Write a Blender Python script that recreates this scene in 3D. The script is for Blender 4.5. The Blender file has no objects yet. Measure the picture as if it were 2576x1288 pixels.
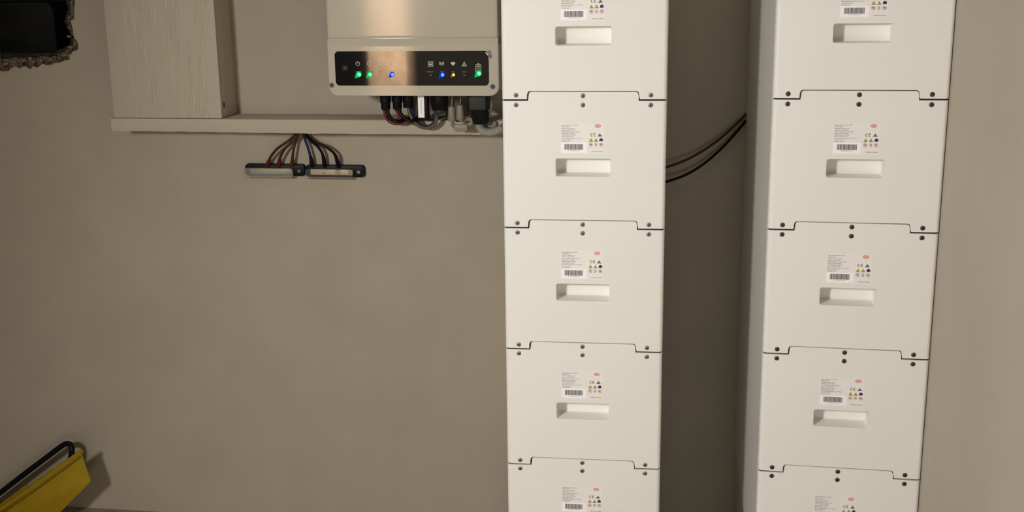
import bpy, bmesh, math, random
from mathutils import Vector, Matrix
from mathutils.geometry import tessellate_polygon

random.seed(7)
SC = bpy.context.scene
COL = SC.collection

# ------------------------------------------------------------------ camera
Z0 = 1.21                                   # height of the first joint of the stacks above the floor
F, CX, CY = 2529.88, 1288.0, 480.06         # focal length and principal point of the 2576 x 1288 frame
CAM = Vector((0.2541, -1.7657, 0.2022 + Z0))
PITCH, YAW, ROLL = -0.2035, 0.1340, 0.0128
ROT = Matrix.Rotation(YAW, 3, 'Z') @ Matrix.Rotation(PITCH, 3, 'X') @ Matrix.Rotation(ROLL, 3, 'Y')
cam_data = bpy.data.cameras.new('camera')
cam_data.sensor_fit = 'HORIZONTAL'
cam_data.sensor_width = 36.0
cam_data.lens = F / 2576 * 36.0
cam_data.shift_y = -(644 - CY) / 2576
cam_data.clip_start = 0.02
cam = bpy.data.objects.new('camera', cam_data)
COL.objects.link(cam)
m = Matrix((ROT.col[0], ROT.col[2], -ROT.col[1])).transposed().to_4x4()
cam.matrix_world = Matrix.Translation(CAM) @ m
SC.camera = cam


def at(u, v, y):
    """point of the room at depth y (metres from the stack fronts towards the wall)"""
    d = ROT @ Vector(((u - CX) / F, 1.0, -(v - CY) / F))
    return CAM + d * ((y - CAM.y) / d.y)


# ------------------------------------------------------------------ world, lights, exposure
SC.view_settings.view_transform = 'Standard'
SC.view_settings.look = 'None'
SC.view_settings.gamma = 1.0
SC.view_settings.exposure = -0.16
SC.view_settings.use_curve_mapping = False
world = bpy.data.worlds.new('world')
SC.world = world
world.use_nodes = True
world.node_tree.nodes['Background'].inputs[0].default_value = (0.8, 0.85, 1.0, 1)
world.node_tree.nodes['Background'].inputs[1].default_value = 0.02


def light(name, kind, loc, energy, color, target=None, **kw):
    d = bpy.data.lights.new(name, kind)
    d.energy = energy
    d.color = color
    for k, v in kw.items():
        setattr(d, k, v)
    o = bpy.data.objects.new(name, d)
    COL.objects.link(o)
    o.location = loc
    if target is not None:
        o.rotation_euler = (Vector(target) - Vector(loc)).to_track_quat('-Z', 'Y').to_euler()
    return o


LAMP = (-0.93, -1.98, Z0 + 0.39)
light('lamp_flood', 'SPOT', LAMP, 160, (1.0, 0.972, 0.915), (0.85, 0.05, Z0 - 1.15),
      spot_size=math.radians(132), spot_blend=1.0, shadow_soft_size=0.11)
light('pillar_fill', 'SPOT', (-0.75, -1.72, Z0 + 0.20), 190, (1.0, 0.86, 0.70), (-1.0, -2.22, Z0 - 0.05),  # added light, brightens the pillar reflected in the inverter
      spot_size=math.radians(80), spot_blend=0.5, shadow_soft_size=0.04)
light('room_fill', 'AREA', (0.42, -2.9, Z0 - 0.80), 11.0, (1.0, 0.965, 0.90), (0.38, 0.4, Z0 - 0.55),  # added low fill from the front, no real fixture
      shape='RECTANGLE', size=1.0, size_y=0.5)
light('overhead_fill', 'AREA', (0.35, -0.95, Z0 + 1.27), 2.5, (1.0, 0.965, 0.90), (0.35, -0.85, 0),  # added overhead fill to lift the gap between the stacks
      shape='RECTANGLE', size=1.0, size_y=0.5)


# ------------------------------------------------------------------ materials
def mat(name, color, rough=0.5, metal=0.0, spec=0.5, var=0.0, vscale=8.0, bump=0.0, bscale=200.0, dark=None,
        coat=0.0, trans=0.0, ior=1.5, emit=None, estr=0.0, bdist=0.001):
    m = bpy.data.materials.new(name)
    m.use_nodes = True
    nt = m.node_tree
    b = nt.nodes['Principled BSDF']
    b.inputs['Base Color'].default_value = (*color, 1)
    b.inputs['Roughness'].default_value = rough
    b.inputs['Metallic'].default_value = metal
    b.inputs['Specular IOR Level'].default_value = spec
    b.inputs['Coat Weight'].default_value = coat
    b.inputs['Coat Roughness'].default_value = 0.06
    b.inputs['Transmission Weight'].default_value = trans
    b.inputs['IOR'].default_value = ior
    if emit:
        b.inputs['Emission Color'].default_value = (*emit, 1)
        b.inputs['Emission Strength'].default_value = estr
    tc = nt.nodes.new('ShaderNodeTexCoord')
    if var > 0 or dark:
        n = nt.nodes.new('ShaderNodeTexNoise')
        n.inputs['Scale'].default_value = vscale
        n.inputs['Detail'].default_value = 5
        n.inputs['Roughness'].default_value = 0.6
        nt.links.new(tc.outputs['Object'], n.inputs['Vector'])
        r = nt.nodes.new('ShaderNodeValToRGB')
        lo = dark if dark else tuple(c * (1 - var) for c in color)
        hi = tuple(min(1, c * (1 + var)) for c in color)
        r.color_ramp.elements[0].position = 0.36
        r.color_ramp.elements[1].position = 0.64
        r.color_ramp.elements[0].color = (*lo, 1)
        r.color_ramp.elements[1].color = (*hi, 1)
        nt.links.new(n.outputs['Fac'], r.inputs['Fac'])
        nt.links.new(r.outputs['Color'], b.inputs['Base Color'])
    if bump > 0:
        n2 = nt.nodes.new('ShaderNodeTexNoise')
        n2.inputs['Scale'].default_value = bscale
        n2.inputs['Detail'].default_value = 3
        nt.links.new(tc.outputs['Object'], n2.inputs['Vector'])
        bp = nt.nodes.new('ShaderNodeBump')
        bp.inputs['Strength'].default_value = bump
        bp.inputs['Distance'].default_value = bdist
        nt.links.new(n2.outputs['Fac'], bp.inputs['Height'])
        nt.links.new(bp.outputs['Normal'], b.inputs['Normal'])
    return m


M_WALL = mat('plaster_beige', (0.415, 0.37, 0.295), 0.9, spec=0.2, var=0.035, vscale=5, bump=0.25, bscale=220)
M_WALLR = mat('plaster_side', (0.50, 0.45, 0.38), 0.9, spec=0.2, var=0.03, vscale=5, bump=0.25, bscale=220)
M_ROOM = mat('room_plaster_dim', (0.06, 0.054, 0.05), 0.9, spec=0.2, var=0.05, vscale=3)
M_CEIL = mat('ceiling_paint', (0.55, 0.50, 0.43), 0.9, spec=0.2)
M_FLOOR = mat('floor_brown', (0.30, 0.235, 0.16), 0.7, var=0.25, vscale=9, bump=0.2, bscale=80)
M_STONE = mat('pillar_sandstone', (0.60, 0.44, 0.31), 0.95, spec=0.1, var=0.22, vscale=14, bump=0.4, bscale=30)
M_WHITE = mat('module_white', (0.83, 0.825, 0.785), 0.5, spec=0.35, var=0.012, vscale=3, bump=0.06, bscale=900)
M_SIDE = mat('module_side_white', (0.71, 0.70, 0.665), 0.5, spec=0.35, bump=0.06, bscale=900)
M_INV = mat('enclosure_champagne', (0.54, 0.495, 0.40), 0.5, spec=0.0, coat=1.0, bump=0.03, bscale=1200)
M_INV.node_tree.nodes['Principled BSDF'].inputs['Coat IOR'].default_value = 1.62
M_INV.node_tree.nodes['Principled BSDF'].inputs['Coat Roughness'].default_value = 0.085
M_INVB = mat('enclosure_back', (0.30, 0.28, 0.24), 0.5)
M_GLASS = mat('display_black', (0.012, 0.012, 0.012), 0.04, spec=0.5, ior=2.1)
M_BLACK = mat('plastic_black', (0.008, 0.008, 0.009), 0.4, spec=0.10)
M_DGREY = mat('plastic_dark_grey', (0.045, 0.044, 0.038), 0.5, spec=0.15)
M_GREY = mat('plastic_grey', (0.23, 0.205, 0.16), 0.5, var=0.06, vscale=60)
M_LGREY = mat('conduit_grey', (0.32, 0.30, 0.245), 0.5)
M_STEEL = mat('screw_steel', (0.36, 0.34, 0.325), 0.6, metal=1.0)
M_STEELD = mat('screw_steel_dark', (0.13, 0.115, 0.105), 0.6, metal=1.0)
M_DARK = mat('recess_dark', (0.010, 0.009, 0.008), 0.8)
M_PAPER = mat('sticker_paper', (0.87, 0.85, 0.83), 0.4)
M_WPAPER = mat('serial_paper', (0.98, 0.97, 0.99), 0.4)
M_INK = mat('ink_black', (0.03, 0.028, 0.03), 0.6)
M_INKG = mat('ink_grey', (0.055, 0.05, 0.052), 0.6)
M_RED = mat('ink_red', (0.62, 0.12, 0.09), 0.6)
M_PINK = mat('ink_pink', (0.80, 0.47, 0.42), 0.6)
M_YEL = mat('ink_yellow', (0.50, 0.40, 0.035), 0.6)
M_BLUE = mat('ink_blue', (0.012, 0.03, 0.16), 0.6)
M_ICON = mat('icon_print', (0.55, 0.53, 0.47), 0.6)
M_ICOND = mat('caption_print', (0.20, 0.19, 0.175), 0.6)
M_LEDG = mat('led_green', (0.0, 0.03, 0.01), 0.6, spec=0.0, emit=(0.0, 0.62, 0.09), estr=1.0)
M_LEDGC = mat('led_green_core', (0.02, 0.05, 0.03), 0.6, spec=0.0, emit=(0.22, 1.0, 0.50), estr=1.3)
M_LEDB = mat('led_blue', (0.0, 0.0, 0.03), 0.6, spec=0.0, emit=(0.015, 0.03, 0.95), estr=1.0)
M_LEDBC = mat('led_blue_core', (0.01, 0.02, 0.05), 0.6, spec=0.0, emit=(0.13, 0.50, 1.0), estr=1.3)
M_LEDA = mat('led_amber', (0.03, 0.01, 0.0), 0.6, spec=0.0, emit=(0.55, 0.20, 0.005), estr=0.8)
M_LEDAC = mat('led_amber_core', (1.0, 0.7, 0.1), 0.6, spec=0.0, emit=(1.0, 0.72, 0.16), estr=1.3)
M_WRED = mat('wire_red', (0.13, 0.016, 0.012), 0.42, spec=0.2)
M_WBRN = mat('wire_brown', (0.062, 0.024, 0.010), 0.42, spec=0.2)
M_WBLK = mat('wire_black', (0.007, 0.005, 0.006), 0.42, spec=0.12)
M_WBLU = mat('wire_blue', (0.011, 0.030, 0.085), 0.42, spec=0.2)
M_WTAN = mat('wire_tan', (0.12, 0.085, 0.05), 0.42, spec=0.2)
M_SLEEVE = mat('sleeve_red', (0.10, 0.016, 0.011), 0.42, spec=0.2)
M_CLEAR = mat('cover_clear', (0.92, 0.90, 0.84), 0.12, trans=0.96, ior=1.25)
M_FROST = mat('cover_frosted', (0.86, 0.84, 0.74), 0.34, trans=0.85, ior=1.25)
M_BRASS = mat('bar_nickel', (0.90, 0.80, 0.64), 0.3, metal=0.25)
M_CLAMP = mat('clamp_grey', (0.36, 0.32, 0.27), 0.4, metal=0.2)
M_YPL = mat('plastic_yellow', (0.36, 0.235, 0.006), 0.5, var=0.05, vscale=30, bump=0.1, bscale=500)
M_YPLD = mat('plastic_yellow_shaded', (0.19, 0.11, 0.004), 0.6)  # darker yellow, painted shade under the tub rim
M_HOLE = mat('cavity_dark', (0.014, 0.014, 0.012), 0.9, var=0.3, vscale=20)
M_BAG = mat('plastic_charcoal', (0.013, 0.014, 0.013), 0.6, spec=0.3, dark=(0.004, 0.004, 0.004), vscale=12)
M_RIM = mat('broken_plaster', (0.25, 0.19, 0.125), 0.95, dark=(0.09, 0.06, 0.04), vscale=60, bump=0.9, bscale=120, bdist=0.003)
M_RIMT = mat('broken_plaster_tan', (0.30, 0.255, 0.17), 0.95, dark=(0.14, 0.12, 0.075), vscale=50, bump=0.9, bscale=120, bdist=0.003)
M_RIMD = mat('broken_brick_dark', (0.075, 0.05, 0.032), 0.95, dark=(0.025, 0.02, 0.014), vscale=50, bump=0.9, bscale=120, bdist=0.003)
M_LEDGE = mat('ledge_paint', (0.475, 0.425, 0.335), 0.75, spec=0.3, var=0.03, vscale=6, bump=0.2, bscale=150)


def wood_paint():
    m = mat('combed_timber_paint', (0.5, 0.45, 0.36), 0.55, spec=0.4)
    nt = m.node_tree
    N, Lk = nt.nodes.new, nt.links.new
    b = nt.nodes['Principled BSDF']
    tc = nt.nodes['Texture Coordinate']
    mp = N('ShaderNodeMapping')
    mp.inputs['Scale'].default_value = (1.0, 1.0, 0.05)
    Lk(tc.outputs['Object'], mp.inputs['Vector'])
    w = N('ShaderNodeTexWave')                # combed lines, about 7 mm apart
    w.wave_type = 'BANDS'
    w.bands_direction = 'X'
    w.inputs['Scale'].default_value = 50
    w.inputs['Distortion'].default_value = 7.0
    w.inputs['Detail'].default_value = 4
    w.inputs['Detail Scale'].default_value = 6.0
    w.inputs['Detail Roughness'].default_value = 0.7
    Lk(mp.outputs['Vector'], w.inputs['Vector'])
    n2 = N('ShaderNodeTexNoise')              # where the comb bit into the paint
    mp2 = N('ShaderNodeMapping')
    mp2.inputs['Scale'].default_value = (1.6, 1.0, 0.2)
    Lk(tc.outputs['Object'], mp2.inputs['Vector'])
    Lk(mp2.outputs['Vector'], n2.inputs['Vector'])
    n2.inputs['Scale'].default_value = 34
    n2.inputs['Detail'].default_value = 5
    r2 = N('ShaderNodeValToRGB')
    r2.color_ramp.elements[0].position = 0.38
    r2.color_ramp.elements[1].position = 0.62
    Lk(n2.outputs['Fac'], r2.inputs['Fac'])
    sep = N('ShaderNodeSeparateXYZ')
    Lk(tc.outputs['Object'], sep.inputs[0])
    mr = N('ShaderNodeMath')                  # bare border at both edges of the board
    mr.operation = 'COMPARE'
    mr.inputs[1].default_value = -0.872
    mr.inputs[2].default_value = 0.105
    Lk(sep.outputs['X'], mr.inputs[0])
    mu = N('ShaderNodeMath')
    mu.operation = 'MULTIPLY'
    Lk(r2.outputs['Color'], mu.inputs[0])
    Lk(mr.outputs[0], mu.inputs[1])
    mul = N('ShaderNodeMath')
    mul.operation = 'MULTIPLY'
    Lk(w.outputs['Fac'], mul.inputs[0])
    Lk(mu.outputs[0], mul.inputs[1])
    bp = N('ShaderNodeBump')
    bp.inputs['Strength'].default_value = 0.7
    bp.inputs['Distance'].default_value = 0.0012
    Lk(mul.outputs[0], bp.inputs['Height'])
    Lk(bp.outputs['Normal'], b.inputs['Normal'])
    r = N('ShaderNodeValToRGB')
    r.color_ramp.elements[0].position = 0.0
    r.color_ramp.elements[1].position = 0.95
    r.color_ramp.elements[0].color = (0.475, 0.425, 0.335, 1)
    r.color_ramp.elements[1].color = (0.585, 0.53, 0.415, 1)
    Lk(mul.outputs[0], r.inputs['Fac'])
    Lk(r.outputs['Color'], b.inputs['Base Color'])
    return m


M_WOOD = wood_paint()


# ------------------------------------------------------------------ mesh helpers
def mesh_obj(name, bm, material, parent=None, loc=None, smooth=35, link=True):
    me = bpy.data.meshes.new(name)
    bmesh.ops.remove_doubles(bm, verts=bm.verts, dist=1e-6)
    bmesh.ops.recalc_face_normals(bm, faces=bm.faces)
    bm.to_mesh(me)
    bm.free()
    if smooth:
        me.polygons.foreach_set('use_smooth', [True] * len(me.polygons))
        me.set_sharp_from_angle(angle=math.radians(smooth))
    me.materials.append(material)
    o = bpy.data.objects.new(name, me)
    if link:
        COL.objects.link(o)
    if parent:
        o.parent = parent
    if loc is not None:
        o.location = loc
    return o


def empty(name, loc, rz=0.0):
    o = bpy.data.objects.new(name, None)
    o.empty_display_size = 0.05
    COL.objects.link(o)
    o.location = loc
    o.rotation_euler = (0, 0, rz)
    return o


def tag(o, label=None, cat=None, group=None, kind=None):
    if label:
        o['label'] = label
    if cat:
        o['category'] = cat
    if group:
        o['group'] = group
    if kind:
        o['kind'] = kind
    return o


def add_box(bm, x0, x1, y0, y1, z0, z1, bevel=0.0, seg=2):
    vs = [bm.verts.new((x, y, z)) for x in (x0, x1) for y in (y0, y1) for z in (z0, z1)]
    q = [(0, 1, 3, 2), (4, 6, 7, 5), (0, 4, 5, 1), (2, 3, 7, 6), (0, 2, 6, 4), (1, 5, 7, 3)]
    fs = [bm.faces.new([vs[i] for i in f]) for f in q]
    if bevel > 0:
        es = list({e for f in fs for e in f.edges})
        bmesh.ops.bevel(bm, geom=es, offset=bevel, segments=seg, profile=0.5, affect='EDGES')


def box(x0, x1, y0, y1, z0, z1, bevel=0.0, seg=2):
    bm = bmesh.new()
    add_box(bm, x0, x1, y0, y1, z0, z1, bevel, seg)
    return bm


def rrect(x0, x1, z0, z1, r, n=5):
    pts = []
    for cx, cz, a0 in ((x1 - r, z1 - r, 0), (x0 + r, z1 - r, 90), (x0 + r, z0 + r, 180), (x1 - r, z0 + r, 270)):
        for k in range(n + 1):
            a = math.radians(a0 + 90 * k / n)
            pts.append((cx + r * math.cos(a), cz + r * math.sin(a)))
    return pts


def add_prism(bm, pts, y0, y1, ch=0.0):
    """closed outline in x,z extruded from the front y0 to y1; ch chamfers the front edge"""
    n = len(pts)
    rings = []
    if ch > 0:
        cx = sum(p[0] for p in pts) / n
        cz = sum(p[1] for p in pts) / n
        hx = max(abs(p[0] - cx) for p in pts)
        hz = max(abs(p[1] - cz) for p in pts)
        for t in (0, 45):
            k = ch * (1 - math.sin(math.radians(t)))
            yy = y0 + ch * (1 - math.cos(math.radians(t)))
            rings.append([bm.verts.new((cx + (p[0] - cx) * (hx - k) / hx, yy, cz + (p[1] - cz) * (hz - k) / hz)) for p in pts])
        rings.append([bm.verts.new((p[0], y0 + ch, p[1])) for p in pts])
    else:
        rings.append([bm.verts.new((p[0], y0, p[1])) for p in pts])
    rings.append([bm.verts.new((p[0], y1, p[1])) for p in pts])
    bm.faces.new(rings[0])
    bm.faces.new(rings[-1])
    for a, b in zip(rings, rings[1:]):
        for i in range(n):
            j = (i + 1) % n
            bm.faces.new((a[i], a[j], b[j], b[i]))


def prism(pts, y0, y1, ch=0.0):
    bm = bmesh.new()
    add_prism(bm, pts, y0, y1, ch)
    return bm


def circle(cx, cz, r, n=20, rz=None):
    rz = rz or r
    return [(cx + r * math.cos(2 * math.pi * k / n), cz + rz * math.sin(2 * math.pi * k / n)) for k in range(n)]


def add_ring(bm, cx, cz, r0, r1, y0, y1, n=24, sz=1.0):
    a = [[bm.verts.new((cx + r * math.cos(2 * math.pi * k / n), y, cz + sz * r * math.sin(2 * math.pi * k / n))) for k in range(n)]
         for r, y in ((r0, y0), (r1, y0), (r1, y1), (r0, y1))]
    for p in range(4):
        q = (p + 1) % 4
        for i in range(n):
            j = (i + 1) % n
            bm.faces.new((a[p][i], a[p][j], a[q][j], a[q][i]))


def add_lathe(bm, prof, cx, cy, n=24):
    """profile of (radius, z) about the vertical through cx, cy"""
    rings = [[bm.verts.new((cx + r * math.cos(2 * math.pi * k / n), cy + r * math.sin(2 * math.pi * k / n), z)) for k in range(n)]
             for r, z in prof]
    for a, b in zip(rings, rings[1:]):
        for i in range(n):
            j = (i + 1) % n
            bm.faces.new((a[i], a[j], b[j], b[i]))
    bm.faces.new(rings[0])
    bm.faces.new(rings[-1])


def spline(pts, sub=8):
    pts = [Vector(p) for p in pts]
    out = []
    P = [pts[0] * 2 - pts[1]] + pts + [pts[-1] * 2 - pts[-2]]
    for i in range(1, len(P) - 2):
        p0, p1, p2, p3 = P[i - 1:i + 3]
        for k in range(sub):
            t = k / sub
            out.append(0.5 * ((2 * p1) + (p2 - p0) * t + (2 * p0 - 5 * p1 + 4 * p2 - p3) * t * t + (3 * p1 - p0 - 3 * p2 + p3) * t ** 3))
    out.append(pts[-1])
    return out


def add_tube(bm, path, radius, n=10):
    """radius: a number or a function of the fraction along the path"""
    rf = radius if callable(radius) else (lambda t: radius)
    L = len(path)
    up = Vector((0, 1, 0.01)).normalized()
    rings = []
    for i, p in enumerate(path):
        d = (path[min(i + 1, L - 1)] - path[max(i - 1, 0)]).normalized()
        a = d.cross(up)
        if a.length < 1e-3:
            a = d.cross(Vector((1, 0, 0)))
        a.normalize()
        b = d.cross(a)
        up = -b if -b.dot(up) > 0 else b
        r = rf(i / (L - 1))
        rings.append([bm.verts.new(p + a * r * math.cos(2 * math.pi * k / n) + b * r * math.sin(2 * math.pi * k / n)) for k in range(n)])
    for a, b in zip(rings, rings[1:]):
        for i in range(n):
            j = (i + 1) % n
            bm.faces.new((a[i], a[j], b[j], b[i]))
    bm.faces.new(rings[0])
    bm.faces.new(rings[-1])


def tube(pts, radius, n=10, sub=8):
    bm = bmesh.new()
    add_tube(bm, spline(pts, sub), radius, n)
    return bm


def add_holed(bm, outer, holes, y):
    loops = [[Vector((x, z, 0)) for x, z in outer]] + [[Vector((x, z, 0)) for x, z in h] for h in holes]
    flat = [p for l in loops for p in l]
    vs = [bm.verts.new((p.x, y, p.y)) for p in flat]
    for t in tessellate_polygon(loops):
        try:
            bm.faces.new([vs[i] for i in t])
        except ValueError:
            pass


def add_strip(bm, pts, y0, y1, closed=True):
    a = [bm.verts.new((x, y0, z)) for x, z in pts]
    b = [bm.verts.new((x, y1, z)) for x, z in pts]
    n = len(pts)
    for i in range(n if closed else n - 1):
        j = (i + 1) % n
        bm.faces.new((a[i], a[j], b[j], b[i]))


def text_bm(body, size, x, y, z, bm=None, align='LEFT', sx=1.0):
    c = bpy.data.curves.new('lettering', 'FONT')
    c.body = body
    c.size = size
    c.align_x = align
    c.resolution_u = 2
    o = bpy.data.objects.new('lettering', c)
    COL.objects.link(o)
    bpy.context.view_layer.update()
    me = bpy.data.meshes.new_from_object(o.evaluated_get(bpy.context.evaluated_depsgraph_get()))
    bpy.data.objects.remove(o)
    bm = bm or bmesh.new()
    k = len(bm.verts)
    bm.from_mesh(me)
    bm.verts.ensure_lookup_table()
    for v in bm.verts[k:]:
        v.co = Vector((x + v.co.x * sx, y, z + v.co.y))
    bpy.data.meshes.remove(me)
    bpy.data.curves.remove(c)
    return bm


def copy_tree(o, parent=None):
    c = o.copy()
    COL.objects.link(c)
    if parent:
        c.parent = parent
    for ch in list(o.children):
        copy_tree(ch, c)
    return c


# ------------------------------------------------------------------ the room
WY = 0.615                                   # plane of the far wall
XR = 0.7775                                    # plane of the right wall
XL, YF, ZC = -2.3, -3.3, Z0 + 1.3

tag(mesh_obj('floor', box(XL, XR, YF, WY + 0.3, -0.1, 0.0), M_FLOOR), kind='structure')
tag(mesh_obj('ceiling', box(XL, XR, YF, WY + 0.3, ZC, ZC + 0.1), M_CEIL), kind='structure')
# the right wall runs along the side of the right stack
bm = bmesh.new()
lo, hi = ([bm.verts.new((x, y, z)) for x, y in ((0.7638 - 0.0226 * (-YF + 0.0), YF), (0.7638 + 0.0226 * (WY + 0.3), WY + 0.3), (0.95, WY + 0.3), (0.95, YF))] for z in (0, ZC))
for i in range(4):
    bm.faces.new((lo[i], lo[(i + 1) % 4], hi[(i + 1) % 4], hi[i]))
bm.faces.new(lo)
bm.faces.new(hi)
tag(mesh_obj('wall_right', bm, M_WALLR, smooth=0), kind='structure')
tag(mesh_obj('wall_left', box(XL - 0.1, XL, YF, WY + 0.3, 0, ZC), M_ROOM), kind='structure')
tag(mesh_obj('wall_front', box(XL, XR, YF - 0.1, YF, 0, ZC), M_ROOM), kind='structure')
pillar = tag(mesh_obj('pillar', box(-1.10, -0.905, -2.42, -2.22, 0, ZC, 0.004), M_STONE), kind='structure')

# the far wall with the hole broken into it (top left of the photograph)
hole_px = [(184, -40), (189, -12), (188, 5), (187, 22), (186, 40), (187, 47), (178, 52), (179, 60), (183, 72), (184, 84), (187, 95),
           (194, 104), (197, 113), (195, 126), (183, 129), (179, 136), (174, 138), (175, 150), (160, 152), (152, 157), (139, 158),
           (128, 163), (118, 164), (108, 160), (97, 168), (92, 170), (84, 165), (76, 174), (68, 168), (60, 166), (50, 172), (38, 166),
           (28, 172), (20, 178), (8, 180), (-6, 176), (-20, 182)]
outer = [(at(u, v, WY).x, at(u, v, WY).z) for u, v in hole_px]
for k in range(10):                          # the rest of the outline lies outside the frame
    outer.append((outer[len(hole_px) - 1][0] - 0.03 * (k + 1) + random.uniform(-.006, .006), Z0 - 0.005 + random.uniform(-.01, .01)))
outer += [(-1.73, Z0 + 0.10), (-1.74, Z0 + 0.2), (-1.72, Z0 + 0.3), (-1.6, Z0 + 0.38), (-1.45, Z0 + 0.37), (-1.3, Z0 + 0.385), (-1.2, Z0 + 0.34)]
inner_px = [(168, -40), (166, -12), (167, 5), (170, 15), (171, 25), (168, 33), (164, 42), (163, 55), (164, 62), (168, 68), (173, 72), (176, 80),
            (177, 90), (177, 104), (175, 113), (166, 118), (157, 122), (148, 125), (140, 129), (136, 132), (128, 134), (118, 134), (108, 134),
            (98, 134), (90, 134), (80, 134), (70, 134), (64, 134), (56, 134), (48, 134), (40, 134), (30, 134), (22, 134), (14, 134), (4, 134),
            (-8, 134), (-20, 134)]
IY = WY + 0.035
inner = [(at(u, v, IY).x, at(u, v, IY).z) for u, v in inner_px]
for p in outer[len(hole_px):]:
    d = Vector((-1.45 - p[0], Z0 + 0.19 - p[1])).normalized() * 0.04
    inner.append((p[0] + d.x, p[1] + d.y))
bm = bmesh.new()
rect = [(XL, 0), (XR, 0), (XR, ZC), (XL, ZC)]
add_holed(bm, rect, [outer], WY)
add_holed(bm, rect, [outer], WY + 0.3)
add_strip(bm, rect, WY, WY + 0.3)
add_strip(bm, outer, WY, WY + 0.3)
wall = tag(mesh_obj('wall_back', bm, M_WALL, smooth=0), kind='structure')
# crumbled plaster round the hole: rings from the wall face to the clean edge of the cavity
NO = len(outer)
SUB = 5
rings = []
for k, t in enumerate((0.0, 0.16, 0.32, 0.48, 0.66, 0.84, 1.0)):
    ring = []
    for i in range(NO):
        for q in range(SUB):
            s_ = q / SUB
            j = (i + 1) % NO
            ox, oz = outer[i][0] * (1 - s_) + outer[j][0] * s_, outer[i][1] * (1 - s_) + outer[j][1] * s_
            ix, iz = inner[i][0] * (1 - s_) + inner[j][0] * s_, inner[i][1] * (1 - s_) + inner[j][1] * s_
            if k == 0:                        # ragged lip over the wall face
                d = Vector((ox - ix, oz - iz)).normalized() * random.choice((0.0, 0.0008, 0.0015, 0.0025))
                ring.append((ox + d.x, WY - 0.0006, oz + d.y))
            else:
                a = 0.0026 if k < 6 else 0.0008
                ring.append((ox + (ix - ox) * t + random.uniform(-a, a), WY + 0.002 + 0.033 * t ** 0.8 + random.uniform(-a, a) * 1.8,
                             oz + (iz - oz) * t + random.uniform(-a, a)))
    rings.append(ring)
for name, mm, k0, k1 in (('broken_edge', M_RIM, 0, 2), ('render_layer', M_RIMT, 2, 4), ('brick_edge', M_RIMD, 4, 6)):
    bm = bmesh.new()
    vs = [[bm.verts.new(p) for p in ring] for ring in rings[k0:k1 + 1]]
    for a, b in zip(vs, vs[1:]):
        for i in range(len(a)):
            j = (i + 1) % len(a)
            bm.faces.new((a[i], a[j], b[j], b[i]))
    mesh_obj(name, bm, mm, wall, smooth=25)
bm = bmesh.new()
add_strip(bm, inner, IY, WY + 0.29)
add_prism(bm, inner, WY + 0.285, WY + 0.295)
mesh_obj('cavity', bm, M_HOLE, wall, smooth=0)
# chips of loose render along the lower lip
for u, v, r in ((150, 146, .007), (128, 150, .009), (104, 152, .007), (85, 156, .008), (60, 152, .009), (38, 154, .008), (16, 160, .009), (166, 138, .008),
                (178, 118, .008), (174, 92, .006)):
    p = at(u, v, WY + 0.012)
    bm = bmesh.new()
    bmesh.ops.create_icosphere(bm, subdivisions=1, radius=r)
    for q in bm.verts:
        q.co = Vector((q.co.x * random.uniform(.7, 1.5), q.co.y * random.uniform(.5, .9), q.co.z * random.uniform(.4, .9)))
    mesh_obj('rubble_chip', bm, M_RIM, wall, loc=p, smooth=0)

# dark box sitting in the cavity
t = empty('cavity_box', (-1.40, WY + 0.16, Z0 + 0.05))
tag(t, 'charcoal plastic box set deep in the broken wall opening', 'box')
bm = bmesh.new()
p0, p1 = at(-60, 134, .76), at(132, 4, .76)
pts = [(p0.x - 0.12, p0.z - .04), (p1.x, p0.z - .04), (p1.x + .0, p1.z - 0.045)]
for k in range(7):
    a = math.radians(90 * k / 6)
    pts.append((p1.x - 0.03 + 0.03 * math.cos(a), p1.z - 0.03 + 0.03 * math.sin(a)))
pts.append((p0.x - 0.12, p1.z))
add_prism(bm, pts, .76, .89, 0.006)
o = mesh_obj('shell', bm, M_BAG, t)
o.matrix_parent_inverse = Matrix.Translation(t.location).inverted()


def under(o, t):
    """make o a child of t and keep it where it stands"""
    o.parent = t
    o.matrix_parent_inverse = Matrix.Translation(t.location).inverted()
    return o


# ------------------------------------------------------------------ boxed column and ledge
LT = Z0 - 0.1065                              # top of the ledge
t = empty('boxed_column', (-0.89, 0.565, LT))
tag(t, 'white painted boxed-in timber column with combed vertical grain standing on the ledge', 'column')
under(mesh_obj('front_board', box(-1.0265, -0.752, 0.515, 0.529, LT + 0.0005, ZC, 0.0015), M_WOOD), t)
under(mesh_obj('side_board', box(-0.766, -0.7535, 0.5295, WY, LT + 0.0005, ZC, 0.001), M_LEDGE), t)
under(mesh_obj('side_board', box(-1.025, -1.0125, 0.5295, WY, LT + 0.0005, ZC, 0.001), M_LEDGE), t)
p = at(557, 263, 0.535)
under(mesh_obj('knot_hole', box(-0.7545, -0.7525, 0.5325, 0.538, p.z - 0.007, p.z + 0.006), mat('knot_brown', (0.07, 0.05, 0.025), 0.8)), t)

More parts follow.
